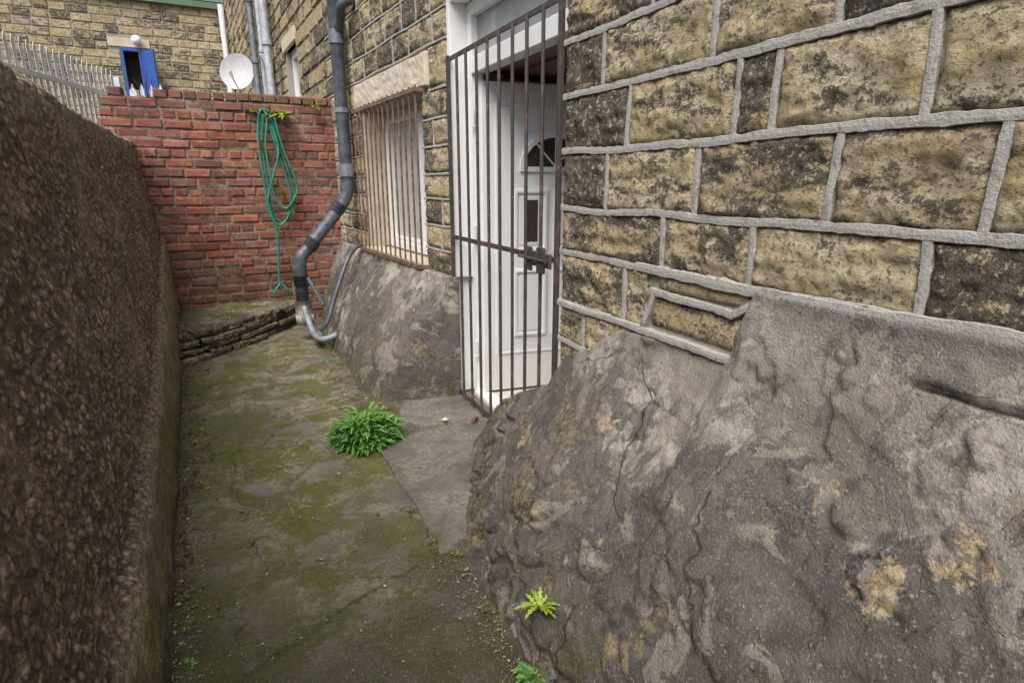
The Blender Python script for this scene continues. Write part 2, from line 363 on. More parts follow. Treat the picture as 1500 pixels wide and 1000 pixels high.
BLD=empty('stone_building')
F1=Fr(1.28,0,0,1)
L2=math.hypot(-0.18,2.1)
F2=Fr(1.28,3.5,-0.18,2.1)
F3=Fr(1.10,5.6,-0.04,0.8)
F4=Fr(1.06,6.4,-0.59,9.6); L4=math.hypot(0.59,9.6)
mb=MB()
TOP=5.6
box(mb,F1,-2.0,2.13,-0.35,0,-0.1,TOP)
box(mb,F1,2.13,3.47,-0.35,0,2.44,TOP)
box(mb,F1,3.47,3.5,-0.35,0,-0.1,TOP)
W0,W1,WZ0,WZ1=0.42,1.78,0.84,1.99
box(mb,F2,0,W0,-0.35,0,-0.1,TOP); box(mb,F2,W1,L2,-0.35,0,-0.1,TOP)
box(mb,F2,W0,W1,-0.35,0,-0.1,WZ0); box(mb,F2,W0,W1,-0.35,0,WZ1,TOP)
box(mb,F3,0,0.81,-0.35,0,-0.1,TOP)
box(mb,F4,0,1.55,-0.35,0,0.0,TOP); box(mb,F4,2.25,L4,-0.35,0,0.0,TOP); box(mb,F4,1.55,2.25,-0.35,0,0,2.35); box(mb,F4,1.55,2.25,-0.35,0,3.05,TOP)
mb.obj('wall_core',[M_bed],parent=BLD)
mb=MB(); sb=MB()
rows=[0.55,0.73,0.90,1.12,1.30,1.52,1.73,1.93,2.16,2.36,2.58,2.8]
ex={0:[1.9],1:[1.93,1.7],2:[1.665,1.53,1.13,0.7,0.3],3:[1.48,1.12,0.675,0.2,-0.3],4:[1.81,1.347,0.907,0.59,0.1,-0.4],5:[1.70,1.227,1.098,0.73,0.33,-0.1,-0.6],
    6:[1.857,1.326,0.95,0.5,0.1,-0.4],7:[1.6,1.2,0.7,0.3,-0.2]}
rows_wall(mb,F1,rows,[(2.13,3.6,0,2.44),(-3,1.53,0.9,1.12),(-3,1.6,0,0.9)],-1.6,3.5,0.3,0.5,0.0245,False,0.012,0.012,ex,0.012,0.015,sb)
block(mb,F1,1.09,1.49,1.055,1.115,0.012,0.006)
block(mb,F1,1.12,1.52,0.925,1.03,0.008,0.008)
ribbon(sb,F1,[(1.55,0.915),(1.50,1.045)],0.020,0.022); ribbon(sb,F1,[(1.52,1.05),(1.153,1.035)],0.025,0.022); ribbon(sb,F1,[(1.16,1.03),(1.045,1.105)],0.022,0.023)
ribbon(sb,F1,[(2.13,0.90),(1.6,0.90),(1.13,0.905)],0.0245,0.026)
ribbon(sb,F1,[(1.6,1.12),(1.1,1.12),(0.6,1.125),(-1.6,1.13)],0.031,0.024)
rowsU=[2.8,3.05,3.3,3.55,3.8,4.05,4.3,4.55,4.8,5.05,5.3,5.6]
rows_wall(mb,F1,rowsU,[],-1.6,3.5,0.3,0.5,None,True,0.02)
r2=[0.80,0.97,1.13,1.30,1.46,1.63,1.80,1.97,2.23,2.40,2.58,2.76,2.95]
hole2=[(W0,W1,0,WZ0+0.02),(W0,W1,0.8,1.99),(W0-0.14,W1+0.12,1.99,2.22)]
rows_wall(mb,F2,r2,hole2,0,L2,0.22,0.42,0.015,False,0.014,0.012,None,0.02,0.014,sb)
rows_wall(mb,F3,r2,[],0,0.8,0.22,0.4,0.015,False,0.014,0.012,None,0.03,0.014,sb)
rows_wall(mb,F2,[2.95+0.18*i for i in range(15)],[],0,L2,0.22,0.42,None,True,0.02)
rows_wall(mb,F3,[2.95+0.18*i for i in range(15)],[],0,0.8,0.22,0.42,None,True,0.02)
mb.obj('stone_blocks',[M_stone],True,BLD)
sb.obj('strap_pointing',[M_mortar],False,BLD)
mb=MB()
rows_wall(mb,F4,[1.2+0.175*i for i in range(26)],[(1.45,2.35,2.3,3.1)],0,L4,0.25,0.5,None,True,0.02)
mb.obj('stone_blocks_far',[M_far],False,BLD)
mb=MB()
block(mb,F2,W0-0.13,W1+0.11,2.0,2.215,0.03,0.006,0.03)
block(mb,F1,2.05,3.62,2.45,2.72,0.035,0.006,0.03)
box(mb,F2,W0-0.03,W1+0.03,-0.12,0.05,0.79,0.85)
box(mb,F2,W1-0.012,W1-0.002,-0.2,-0.004,0.85,1.99)
box(mb,F4,1.45,2.35,-0.05,0.04,3.05,3.2); box(mb,F4,1.45,2.35,-0.05,0.05,2.25,2.35)
mb.obj('lintels_and_sill',[M_pale],False,BLD,0.004)
def win(name, fr, s0,s1,z0,z1,d, mull, g1, g2):
    mb=MB(); t=0.06
    box(mb,fr,s0,s0+t,d-0.06,d,z0,z1); box(mb,fr,s1-t,s1,d-0.06,d,z0,z1)
    box(mb,fr,s0+t,s1-t,d-0.06,d,z1-t,z1); box(mb,fr,s0+t,s1-t,d-0.06,d+0.02,z0,z0+t)
    for q in mull: box(mb,fr,q-0.04,q+0.04,d-0.06,d+0.004,z0+t,z1-t)
    E=[s0+t]+[x for q in mull for x in (q-0.04,q+0.04)]+[s1-t]
    for k in range(0,len(E),2):
        a,b=E[k],E[k+1]; u=0.04
        box(mb,fr,a,a+u,d-0.05,d+0.012,z0+t,z1-t); box(mb,fr,b-u,b,d-0.05,d+0.012,z0+t,z1-t)
        box(mb,fr,a+u,b-u,d-0.05,d+0.012,z0+t,z0+t+u); box(mb,fr,a+u,b-u,d-0.05,d+0.012,z1-t-u,z1-t)
        box(mb,fr,a+u,b-u,d-0.04,d-0.03,z0+t+u,z1-t-u,1 if k==0 else 2)
    return mb.obj(name,[M_white,g1,g2],False,BLD,0.004)
win('window',F2,W0,W1-0.012,WZ0+0.01,WZ1,-0.19,[0.9],M_glassl,M_glassl)
win('upper_window',F4,1.55,2.25,2.35,3.05,-0.06,[],M_glass,M_glass)
mb=MB(); dd=-0.10
box(mb,F1,3.39,3.455,dd-0.08,dd,0.03,2.40); box(mb,F1,2.13,2.21,dd-0.08,dd,0.03,2.40)
box(mb,F1,2.21,3.39,dd-0.08,dd,2.33,2.40); box(mb,F1,2.21,3.39,dd-0.08,dd+0.005,2.02,2.11); box(mb,F1,2.21,3.39,dd-0.08,dd+0.02,0.0,0.045)
box(mb,F1,3.35,3.39,dd-0.06,dd-0.02,0.045,2.02); box(mb,F1,2.21,3.39,dd-0.05,dd-0.04,2.11,2.33,1)
box(mb,F1,3.457,3.503,-0.19,0.008,0.03,2.44)
for z in (0.35,1.1,1.78): tube(mb,[F1.p(3.36,dd+0.005,z-0.05),F1.p(3.36,dd+0.005,z+0.05)],0.011,8)
box(mb,F1,2.13,3.455,-0.1,0.002,2.402,2.438)
mb.obj('door_frame',[M_white,M_glass],False,BLD,0.004)
ang=(0.83,-0.13)
FD=Fr(1.42,3.33,ang[0],ang[1])
mb=MB(); sgn=-1
def dbox(s0,s1,z0,z1,a,b,mi=0):
    box(mb,FD,s0,s1,min(sgn*a,sgn*b),max(sgn*a,sgn*b),z0,z1,mi)
dbox(0,0.9,0.05,1.98,0,-0.045)
def ring(s0,s1,z0,z1,w=0.018,o=0.014):
    dbox(s0,s0+w,z0,z1,0,o); dbox(s1-w,s1,z0,z1,0,o); dbox(s0+w,s1-w,z0,z0+w,0,o); dbox(s0+w,s1-w,z1-w,z1,0,o)
for off in (0.0,0.27):
    ring(0.20+off,0.42+off,0.42,0.86); dbox(0.235+off,0.385+off,0.455,0.825,0,0.008)
    ring(0.20+off,0.42+off,0.98,1.36); dbox(0.235+off,0.385+off,1.02,1.32,0.0,0.006,0)
    dbox(0.265+off,0.355+off,1.04,1.30,0.006,0.009,1)
cx,cz,r0,r1=0.47,1.50,0.235,0.205
def arc(rr,d,n=14): return [FD.p(cx+rr*math.cos(math.pi*k/n),sgn*d,cz+rr*0.85*math.sin(math.pi*k/n)) for k in range(n+1)]
A=arc(r0,0.0);B=arc(r0,0.016);C=arc(r1,0.016);D=arc(r1,0.004); mb.grid([A,B,C,D])
mb.add(D,[tuple(range(15))],1); dbox(cx-r0,cx+r0,cz-0.03,cz,0,0.016)
for k in (4,7,10):
    q=math.pi*k/14; tube(mb,[FD.p(cx,sgn*0.008,cz),FD.p(cx+r1*math.cos(q),sgn*0.008,cz+r1*0.85*math.sin(q))],0.006,6)
ring(0.08,0.86,0.30,1.86,0.012,0.008)
mb.obj('front_door',[M_door,M_dark],False,BLD,0.003)
mb=MB()
box(mb,F1,2.0,3.75,-3.0,-0.36,2.03,2.1,0); box(mb,F1,2.13,3.455,-0.36,-0.19,2.045,2.06,0)
box(mb,F1,3.5,3.6,-3.0,-0.36,0,2.03,1); box(mb,F1,1.9,2.0,-3.0,-0.36,0,2.03,1); box(mb,F1,1.9,3.6,-3.1,-3.0,0,2.1,1); box(mb,F1,2.0,3.5,-3.0,-0.18,-0.03,0.03,1)
mb.obj('hallway',[M_timber,M_plast],False,BLD)

# plinths: flat rendered faces broken into thin spalled plates, rubble showing low down
PROF=[(0,1.0),(0.22,0.82),(0.5,0.50),(0.78,0.19),(0.93,0.06),(1.0,0.03)]
PROF2=[(0,1.0),(0.3,0.84),(0.6,0.55),(0.85,0.28),(1.0,0.10)]
def steps(v):
    f=math.floor(v); r=v-f
    return f+sst(0.93,1.0,r), sst(0.84,0.95,r)*(1-sst(0.97,1.0,r))
def plinth(name, ys, xw, xb, zt, hh, dark, seed, prof, amp=1.0, nrow=120):
    P=[];C=[]
    near=seed<5
    for y in ys:
        row=[]; X=xw(y); B=xb(y); Zt=zt(y); H=hh(y); w=X-B
        for i in range(nrow+1):
            t=i/nrow; z=Zt*t-0.03*(1-t); u=z/H
            k=(0.5*pl(prof,u)+0.25*pl(prof,u-0.06)+0.25*pl(prof,min(1,u+0.06)))
            off=max(w*k, 0.026*sst(0,0.05,w)); x=X-off
            am=sst(1.02,0.93,u)*sst(0.0,0.2,w)*amp
            jag=0.12*nz(y*11,z*11,seed)+0.10*nz(y*30,z*30,seed)
            v1,e1=steps((fb((y*1.1+seed,z*1.5,seed),3)+jag)*2.4+0.3)
            v2,e2=steps((fb((y*2.6+seed+20,z*3.0,3),3)+jag)*2.2+0.5)
            d=0.008*nz(y*1.8+seed,z*2.0,1)+0.003*nz(y*9+seed,z*10,3)+0.003*nz(y*26,z*28,5)+0.003*nz(y*60,z*60,5)+0.011*v1-0.007*v2
            on=sst(-0.1,0.15,nz(y*2.1,z*2.4,seed+9))
            g=0.7*max(e1,e2*0.7)*on; d-=0.003*g
            och=0.0
            if near:
                for (cy,cz_,r) in ((0.66,0.74,0.10),(0.52,0.66,0.11),(0.44,0.76,0.08),(1.25,0.30,0.12),(0.95,0.22,0.10),(1.95,0.36,0.10),(2.35,0.25,0.12),(1.75,0.55,0.04),(0.3,0.86,0.12),(1.5,0.6,0.06)):
                    rr=math.hypot(y-cy,(z-cz_)*1.2); och=max(och,0.55*sst(r*1.5,r*0.2,rr))
                ds=abs(z-(1.0+0.004*math.sin((y-0.35)*12)+0.012*nz(y*9,0,0)))
                m_=sst(0.15,0.11,abs(y-0.50)); s_=sst(0.009,0.003,ds)*m_
                d-=0.030*s_; g=max(g,s_); d+=0.008*m_*sst(0.09,0.0,z-1.0)*(1 if z>1.0 else 0)
                rm=max(sst(0.0,0.25,nz(y*2.0,z*2.5,31)+0.55*sst(0.5,0.1,z)-0.12)*sst(0.62,0.35,z), sst(0.35,0.5,och)*0.8)
                if rm>0.01:
                    vv=noise.voronoi(V((y*5.5+0.8*nz(y*6,z*6,1),z*10+0.8*nz(y*6,z*6,5),seed)))
                    e=sst(0.0,0.12,vv[0][1]-vv[0][0]); c0=vv[1][0]
                    d+=rm*(0.020*(e-0.65)+0.022*nz(c0.x*3.1,c0.y*3.3,7)+0.006*nz(y*18,z*22,4)); g=max(g*(1-rm),rm*(1-e)*0.8)
                    och=max(och,0.42*rm*sst(-0.1,0.35,nz(c0.x*2.3,c0.y*2.9,17)))
            dk=dark(y,z)+0.14*(v1%2)-0.12*(v2%2)
            row.append((x-0.876*d*am, y+(0.012*nz(y*6,z*6,8))*am, max(z+0.48*d*am,-0.05)))
            C.append((max(0,min(1,dk)),g*sst(1.0,0.93,t),och))
        xe=row[-1][0]; ze=row[-1][2]
        for q in (0.06,0.2,0.5,1.0):
            xx=xe+(X+0.16-xe)*q; row.append((xx,y,ze+0.008+0.02*nz(xx*8,y*8,4)*q-0.02*sst(0.4,1,q))); C.append((0.35,0,0))
        P.append(row)
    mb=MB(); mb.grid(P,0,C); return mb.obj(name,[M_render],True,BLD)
XB=[(-1.6,0.66),(0,0.66),(1.15,0.665),(1.55,0.66),(1.86,0.70),(2.05,0.77),(2.23,0.86),(2.5,0.97),(2.72,1.10),(2.86,1.22)]
HH=[(-1.6,1.12),(1.08,1.10),(1.17,0.98),(1.68,0.88),(1.9,0.76),(2.06,0.68),(2.14,0.57),(2.4,0.47),(2.7,0.30),(2.86,0.12)]
ZT=[(-1.6,1.12),(1.08,1.115),(1.16,0.92),(1.68,0.87),(1.88,0.735),(2.04,0.67),(2.14,0.50),(2.4,0.38),(2.7,0.20),(2.86,0.02)]
ys=[]; y=-1.2
while y<2.87: ys.append(y); y+= 0.03 if y<0 else 0.009
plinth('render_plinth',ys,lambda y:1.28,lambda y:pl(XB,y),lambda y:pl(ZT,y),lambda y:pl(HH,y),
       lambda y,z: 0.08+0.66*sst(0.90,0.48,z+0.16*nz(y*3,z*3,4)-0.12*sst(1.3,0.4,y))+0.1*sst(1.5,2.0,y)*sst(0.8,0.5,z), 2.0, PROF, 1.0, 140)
def xw2(y): return 1.28 if y<3.5 else (1.28-0.18*(y-3.5)/2.1 if y<5.6 else 1.10-0.04*(y-5.6)/0.8)
XB2=[(3.42,0.90),(3.6,0.78),(3.9,0.68),(4.8,0.70),(5.3,0.66),(6.35,0.78)]
def xb2(y):
    w=(xw2(y)-pl(XB2,y))*math.sin(min(1,max(0,(y-3.42)/0.11))*math.pi/2)**0.5; return xw2(y)-max(w,0.0)
ys=[3.42,3.4202,3.421,3.423,3.427,3.432,3.44,3.45]; y=3.46
while y<6.4: ys.append(y); y+=0.014
plinth('render_plinth_under_window',ys,xw2,xb2,lambda y:0.81,lambda y:0.83,lambda y,z:0.60+0.3*nz(y*2,z*2,3)-0.2*sst(0.6,0.8,z), 11.0, PROF2, 0.8, nrow=80)

# ------------------------------------------------------------ gate
mb=MB(); G0,G1,GZ0,GZ1=2.145,3.455,0.035,2.10; gd=0.012
for s in (G0,G1): box(mb,F1,s-0.012,s+0.012,gd,gd+0.02,GZ0,GZ1+0.02)
for z in (GZ0+0.02,1.075,GZ1): box(mb,F1,G0+0.012,G1-0.012,gd,gd+0.008,z-0.013,z+0.013)
nb=9
for k in range(1,nb):
    s=G0+(G1-G0)*k/nb+R.uniform(-0.006,0.006); lean=R.uniform(-0.004,0.004)
    tube(mb,[F1.p(s,gd+0.012,GZ0),F1.p(s+lean,gd+0.012,GZ1+0.0)],0.009,8)
box(mb,F1,2.17,2.40,gd+0.02,gd+0.03,1.035,1.10); box(mb,F1,2.21,2.27,gd+0.03,gd+0.045,1.01,1.125); box(mb,F1,2.33,2.38,gd+0.03,gd+0.04,1.01,1.12)
tube(mb,[F1.p(2.18,gd+0.05,1.07),F1.p(2.44,gd+0.05,1.07)],0.007,8)
for z in (0.3,1.85): tube(mb,[F1.p(G1+0.018,gd+0.01,z-0.04),F1.p(G1+0.018,gd+0.01,z+0.04)],0.012,8)
mb.obj('security_gate',[M_iron],False,None,0.002)
mb=MB(); g0,g1,gz0,gz1=0.36,1.80,0.835,1.985; d=0.085
for z in (gz0,gz1): box(mb,F2,g0,g1,d-0.004,d+0.006,z-0.014,z+0.014)
for s in (g0,g1):
    for z in (gz0,gz1): box(mb,F2,s-0.012,s+0.0,-0.01,d,z-0.012,z+0.012)
n=13
for k in range(n+1):
    s=g0+0.006+(g1-g0-0.012)*k/n; j=R.uniform(-0.008,0.008)
    tube(mb,[F2.p(s,d-0.012,gz0-0.02),F2.p(s+j,d-0.012,gz1+0.03)],0.0075,7)
mb.obj('window_grille',[M_iron2])

# ------------------------------------------------------------ pipes
mb=MB()
px,py=1.0,5.5
path=[(px,py,5.5),(px,py,1.42)]+smooth_path([(px,py,1.40),(px-0.015,py,1.30),(px-0.07,py,1.20)],5)+smooth_path([(0.60,5.47,0.83),(0.535,5.46,0.76),(0.52,5.46,0.66)],5)+[(0.515,5.46,0.30)]
tube(mb,path,0.056,18)
for z in (2.55,1.46): tube(mb,[(px,py,z),(px,py,z+0.11)],0.066,18)
for (a,b) in (((0.93,5.5,1.215),(0.87,5.49,1.145)),((0.67,5.475,0.905),(0.61,5.47,0.835)),((0.518,5.46,0.60),(0.518,5.46,0.50))): tube(mb,[a,b],0.065,18)
tube(mb,smooth_path([(px,py,2.62),(px+0.02,py-0.10,2.72),(px+0.02,py-0.22,2.80),(px+0.10,py-0.30,2.84)],5),0.04,14)
box(mb,Fr(px,py,1,0),0.0,0.12,-0.02,0.02,2.0,2.04)
tube(mb,[(px,py,2.0),(px,py,2.04)],0.063,16)
tube(mb,smooth_path([(1.06,5.32,0.86),(0.97,5.22,0.84),(0.88,5.14,0.74),(0.74,5.05,0.45),(0.66,5.0,0.26),(0.60,5.02,0.18)],6),0.019,10)
tube(mb,[(0.52,5.45,0.20),(0.58,5.2,0.12),(0.62,5.1,0.09)],0.03,12)
tube(mb,smooth_path([(0.515,5.40,0.32),(0.53,5.3,0.22),(0.55,5.15,0.12),(0.60,5.0,0.10),(0.72,4.98,0.13)],5),0.026,12,1)
tube(mb,[(0.57,5.38,0.58),(0.66,5.2,0.36)],0.017,10,1)
tube(mb,[(0.515,5.46,0.36),(0.515,5.45,0.24),(0.515,5.42,0.14)],[0.07,0.078,0.055],14,2)
box(mb,WF,0.44,0.59,5.38,5.50,0.16,0.24,2)
mb.obj('drainpipe',[M_pipe,M_gpipe,M_lgrey],True)
mb=MB()
def vpipe(s,r,mi,z0=1.2,z1=5.5,d=0.1):
    tube(mb,[F4.p(s,d,z0),F4.p(s,d,z1)],r,12,mi)
    for z in (2.4,3.3,4.2,5.0): tube(mb,[F4.p(s,d,z),F4.p(s,d,z+0.07)],r*1.25,12,mi)
vpipe(4.65,0.05,0); vpipe(3.2,0.055,1); vpipe(3.75,0.035,1)
tube(mb,smooth_path([F4.p(3.2,0.1,3.0),F4.p(3.4,0.12,3.15),F4.p(3.9,0.1,3.3)],5),0.04,10,1)
mb.obj('soil_pipe',[M_pipe,M_gpipe],True)
mb=MB(); tube(mb,[(0.36,15.7,1.8),(0.36,15.7,5.25)],0.06,12); mb.obj('rainwater_pipe',[M_dish],True)

# ------------------------------------------------------------ red brick wall
mb=MB(); FB=Fr(1.12,6.3,-1,0)
box(mb,FB,0.0,1.95,-0.22,-0.010,-0.1,2.14,1)
z=0.0; row=0; H=0.0853
while row<26:
    header = row%4==3 or row==25
    L=0.118 if header else 0.235
    s=-0.06-(L/2 if row%2 else 0)+R.uniform(-0.03,0.03)
    while s<1.93:
        l=L*R.uniform(0.90,1.08)
        if not (row>=24 and R.random()<0.09):
            col=(R.random(),R.random(),R.random()); j=lambda:R.uniform(-0.004,0.004); j2=lambda:R.uniform(-0.0025,0.0025)
            wv=0.012*nz(s*1.3,row*0.3,0)
            f=R.uniform(-0.008,0.006); a=s+0.007; b=s+l-0.007; z0=z+0.007+j2()+wv; z1=z+H-0.007+j2()+wv; e=0.010
            bk=-0.05 if row<25 else -0.2
            vs=[FB.p(a,bk,z0),FB.p(b,bk,z0),FB.p(b,bk,z1),FB.p(a,bk,z1)]+[FB.p(a+j2(),f-e,z0+j2()),FB.p(b+j2(),f-e,z0+j2()),FB.p(b+j2(),f-e,z1+j2()),FB.p(a+j2(),f-e,z1+j2())]+\
               [FB.p(a+e+j(),f+j(),z0+e),FB.p(b-e+j(),f+j(),z0+e),FB.p(b-e,f+j(),z1-e),FB.p(a+e,f+j(),z1-e)]
            mb.add(vs,[(8,9,10,11),(4,5,9,8),(5,6,10,9),(6,7,11,10),(7,4,8,11),(0,1,5,4),(1,2,6,5),(2,3,7,6),(3,0,4,7)],0,col)
        s+=l
    z+=H; row+=1
mb.obj('red_brick_wall',[M_brick,M_bmort])

# ------------------------------------------------------------ retaining wall
P=[];C=[]
y=-0.8
def xbl(y): return pl([(-1,-0.27),(1.6,-0.31),(4.95,-0.47),(6.4,-0.54)],y)
def xtl(y): return pl([(-1,-0.54),(2.4,-0.60),(6.4,-0.70)],y)
def zll(y): return pl([(-1,0.2),(1.3,0.30),(3.5,0.42),(5.0,0.62),(6.3,0.92)],y)
while y<6.34:
    row=[]; zl=zll(y)+0.03*nz(y*3,0,0); xb=xbl(y); xt=xtl(y); ZTp=1.77+0.03*nz(y*2,3,0)+0.045*sst(4.2,2.2,y)
    n1_=26
    for i in range(n1_+1):
        t=i/n1_; zz=-0.05+(zl+0.05)*t; x=xb-0.03*t-0.015*sst(0.9,1,t)+0.014*nz(y*4,zz*4,2)+0.008*nz(y*14,zz*14,2)+0.005*nz(y*45,zz*45,2)
        row.append((x,y,zz)); C.append((1-0.6*sst(0.85,1,t),0,0))
    n2_=120; x0=xb-0.075
    for i in range(1,n2_+1):
        t=i/n2_; zz=zl+(ZTp-zl)*t; x=x0+(xt-x0)*t
        dist=noise.voronoi(V((y*30,zz*30,0)))[0][0]
        x+=0.02*nz(y*2.2,zz*2.2,6)+0.014*nz(y*8,zz*8,6)+0.009*nz(y*24,zz*24,6)+0.014*(0.6-dist)
        x-=0.04*sst(0.96,1.0,t)**2
        sm=0.35*sst(0.2,0.5,nz(y*1.5,zz*1.5,12)); row.append((x,y,zz)); C.append((sm*0.6,0,0))
    for k in range(1,9):
        x=xt-0.04-0.30*k/8; row.append((x,y,ZTp+0.012+0.012*nz(y*9,x*9,1)+0.006*nz(y*30,x*30,1))); C.append((0.3,0,0))
    row.append((xt-0.36,y,-0.1)); C.append((0,0,0)); P.append(row); y+=0.0105
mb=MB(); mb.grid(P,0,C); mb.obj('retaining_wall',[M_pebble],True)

# ------------------------------------------------------------ ground
mb=MB(); P=[]
y=-1.5
while y<6.4:
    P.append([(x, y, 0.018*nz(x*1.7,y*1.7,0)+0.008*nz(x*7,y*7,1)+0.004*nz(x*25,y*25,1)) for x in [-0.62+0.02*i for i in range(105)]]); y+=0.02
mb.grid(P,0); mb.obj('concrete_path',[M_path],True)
mb=MB()
def slab(mb,poly,z0,z1,mi=0):
    n=len(poly); cx=sum(p[0] for p in poly)/n; cy=sum(p[1] for p in poly)/n
    pts=[]
    for i in range(n):
        a,b=poly[i],poly[(i+1)%n]
        for k in range(14):
            t=k/14; x=a[0]+(b[0]-a[0])*t; yv=a[1]+(b[1]-a[1])*t
            pts.append((x+0.026*nz(x*9,yv*9,3)+0.014*nz(x*30,yv*30,3),yv+0.022*nz(x*9,yv*9,8)))
    N=len(pts); rings=[[(x,yv,z0) for x,yv in pts],[(x,yv,z1-0.006) for x,yv in pts]]
    for q in (0.985,0.7,0.4,0.1): rings.append([(cx+(x-cx)*q,cy+(yv-cy)*q,z1+0.004*nz(x*4*q,yv*4*q,2)) for x,yv in pts])
    mb.grid(rings,mi,None,True); mb.f.append([len(mb.v)-N+k for k in range(N)]); mb.m.append(mi)
slab(mb,[(0.585,1.86),(1.0,1.95),(1.35,2.5),(1.35,3.0),(0.9,3.0),(0.585,2.82)],-0.02,0.021)
slab(mb,[(0.86,3.02),(1.42,3.02),(1.42,3.50),(0.9,3.5),(0.80,3.2)],-0.02,0.018)
mb.obj('paving_slab',[M_slab],True)
mb=MB()
P=[[(x,y,-0.08) for x in (-300,-50,0,50,300)] for y in (-300,-50,0,50,300)]
mb.grid(P,0); mb.obj('ground',[M_earth])
mb=MB()
box(mb,WF,-40,-0.98,-30,6.5,-0.07,1.35)
ysl=[6.5,8,10,12,14,16,30,60]; zsl=[1.25,1.3,1.35,1.55,1.9,2.25,2.3,2.3]
P=[[(x,yy,zv) for x in (-40,-10,-4,-2,0,1.5)] for yy,zv in zip(ysl,zsl)]
mb.grid(P,0); box(mb,WF,-40,1.0,6.52,6.6,-0.07,1.24)
mb.obj('yard_ground',[M_earth])

# stone bed in corner
mb=MB()
def edge(t): return V((-0.50+1.0*t, 5.0+1.05*t-0.10*math.sin(t*math.pi), 0))
zc=-0.01
for c in range(4):
    t=R.uniform(-0.08,0.0); hc=(0.075,0.05,0.07,0.05)[c]
    while t<1.0:
        l=R.uniform(0.10,0.36); a=edge(t); b=edge(min(t+l,1.05)); u=(b-a).normalized(); fr=Fr(a.x,a.y,-u.x,-u.y)
        L=(b-a).length-0.012; th=hc*R.uniform(0.72,1.0); pr=R.uniform(-0.045,0.04)-c*0.016; tl=R.uniform(-0.012,0.012)
        N=14; col=(R.random(),R.random(),R.random()); rows_=[]; o=R.uniform(0,50)
        for (dz,ins) in ((0,0.012),(0.2,0.0),(0.5,0.004),(0.8,0.0),(1,0.014),(1.03,0.10),(1.0,0.35)):
            rows_.append([fr.p(-L*k/N, (pr-ins)+0.024*nz(k*0.5+o,dz*2.5,c)+0.010*nz(k*1.3+o,dz*4,c)-(0.03 if k in(0,N) else 0), zc+th*dz+tl*(k/N-0.5)*2+0.010*nz(k*0.5+o,ins*9+dz,4)) for k in range(N+1)])
        mb.grid(rows_,0,[col]*(7*(N+1))); t+=l
    zc+=hc
P=[]
for i in range(41):
    a=edge(i/40*1.08-0.04); P.append([(a.x, a.y+0.06+(6.32-a.y-0.06)*k/16, 0.225+0.035*nz(a.x*5,k*0.4,1)+0.02*nz(a.x*16,k*1.2,1)-(0.05 if k==0 else 0)) for k in range(17)])
mb.grid(P,1); mb.obj('stone_raised_bed',[M_stone2,M_path],True)

# ------------------------------------------------------------ hose
mb=MB(); yb=6.25
seq=[]
def loop(xa,xb_,zt_,zb_,yo):
    cx_=(xa+xb_)/2
    return [(xa+0.04,yb-yo,zt_),(xa,yb-yo,zt_-0.25),(xa+0.01,yb-yo,(zt_+zb_)/2-0.1),(xa+0.03,yb-yo,zb_+0.12),(cx_,yb-yo,zb_),(xb_-0.01,yb-yo,zb_+0.13),(xb_,yb-yo,(zt_+zb_)/2-0.15),(xb_-0.08,yb-yo,zt_-0.3),(xb_-0.14,yb-yo,zt_+0.01)]
seq+= [(0.35,yb-0.02,1.78),(0.37,yb-0.02,1.95)]
seq+= loop(0.36,0.60,2.02,1.02,0.02)+[(0.44,yb-0.03,2.06)]
seq+= loop(0.33,0.56,2.05,1.0,0.035)+[(0.42,yb-0.04,2.04)]
seq+= loop(0.39,0.63,2.0,1.16,0.05)
tube(mb,smooth_path(seq,7),0.010,8)
tube(mb,smooth_path([(0.46,yb-0.03,1.95),(0.50,yb-0.05,1.7),(0.42,yb-0.05,1.45),(0.36,yb-0.05,1.25),(0.38,yb-0.04,1.1),(0.41,yb-0.03,0.95),(0.40,yb-0.03,0.7),(0.38,yb-0.04,0.45),(0.39,yb-0.04,0.36)],7),0.011,8)
tube(mb,smooth_path([(0.39,yb-0.04,0.42),(0.33,yb-0.06,0.35),(0.31,yb-0.05,0.29)],5),0.012,8); tube(mb,smooth_path([(0.39,yb-0.04,0.42),(0.45,yb-0.06,0.35),(0.49,yb-0.05,0.30)],5),0.012,8)
tube(mb,[(0.345,yb-0.02,1.80),(0.345,yb-0.02,1.70)],0.02,10,1); tube(mb,[(0.50,yb-0.06,1.33),(0.52,yb-0.06,1.22)],0.02,10,1); tube(mb,[(0.43,yb,2.0),(0.43,yb-0.08,2.02)],0.012,8,2)
mb.obj('garden_hose',[M_hose,M_orange,M_iron],True)

# ------------------------------------------------------------ fence
mb=MB()
def fence(x0,y0,x1,y1,zb0,zb1,h):
    L=math.hypot(x1-x0,y1-y0); fr=Fr(x0,y0,x1-x0,y1-y0); n=int(L/0.135)
    for k in range(n+1):
        s=L*k/max(n,1); zb=zb0+(zb1-zb0)*s/L; w=0.034; zt_=zb+h
        prof=[(-w,0),(-w*0.45,0.014),(w*0.45,0.014),(w,0)]
        rows_=[[fr.p(s+a,d,zz) for a,d in prof] for zz in (zb+0.05,zt_-0.09)]
        rows_.append([fr.p(s+a*0.15,d*0.6,zt_) for a,d in prof]); mb.grid(rows_)
    for zz in (0.35,h-0.4):
        vs=[]
        for s in (0,L):
            zb=zb0+(zb1-zb0)*s/L; vs+=[fr.p(s,-0.005,zb+zz),fr.p(s,-0.05,zb+zz),fr.p(s,-0.05,zb+zz+0.05),fr.p(s,-0.005,zb+zz+0.05)]
        mb.add(vs,[(0,1,5,4),(1,2,6,5),(2,3,7,6),(3,0,4,7)])
    for s in [q for q in (0.05,L*0.5,L-0.05)]:
        zb=zb0+(zb1-zb0)*s/L; box(mb,fr,s-0.05,s+0.05,-0.13,-0.055,zb,zb+h-0.1)
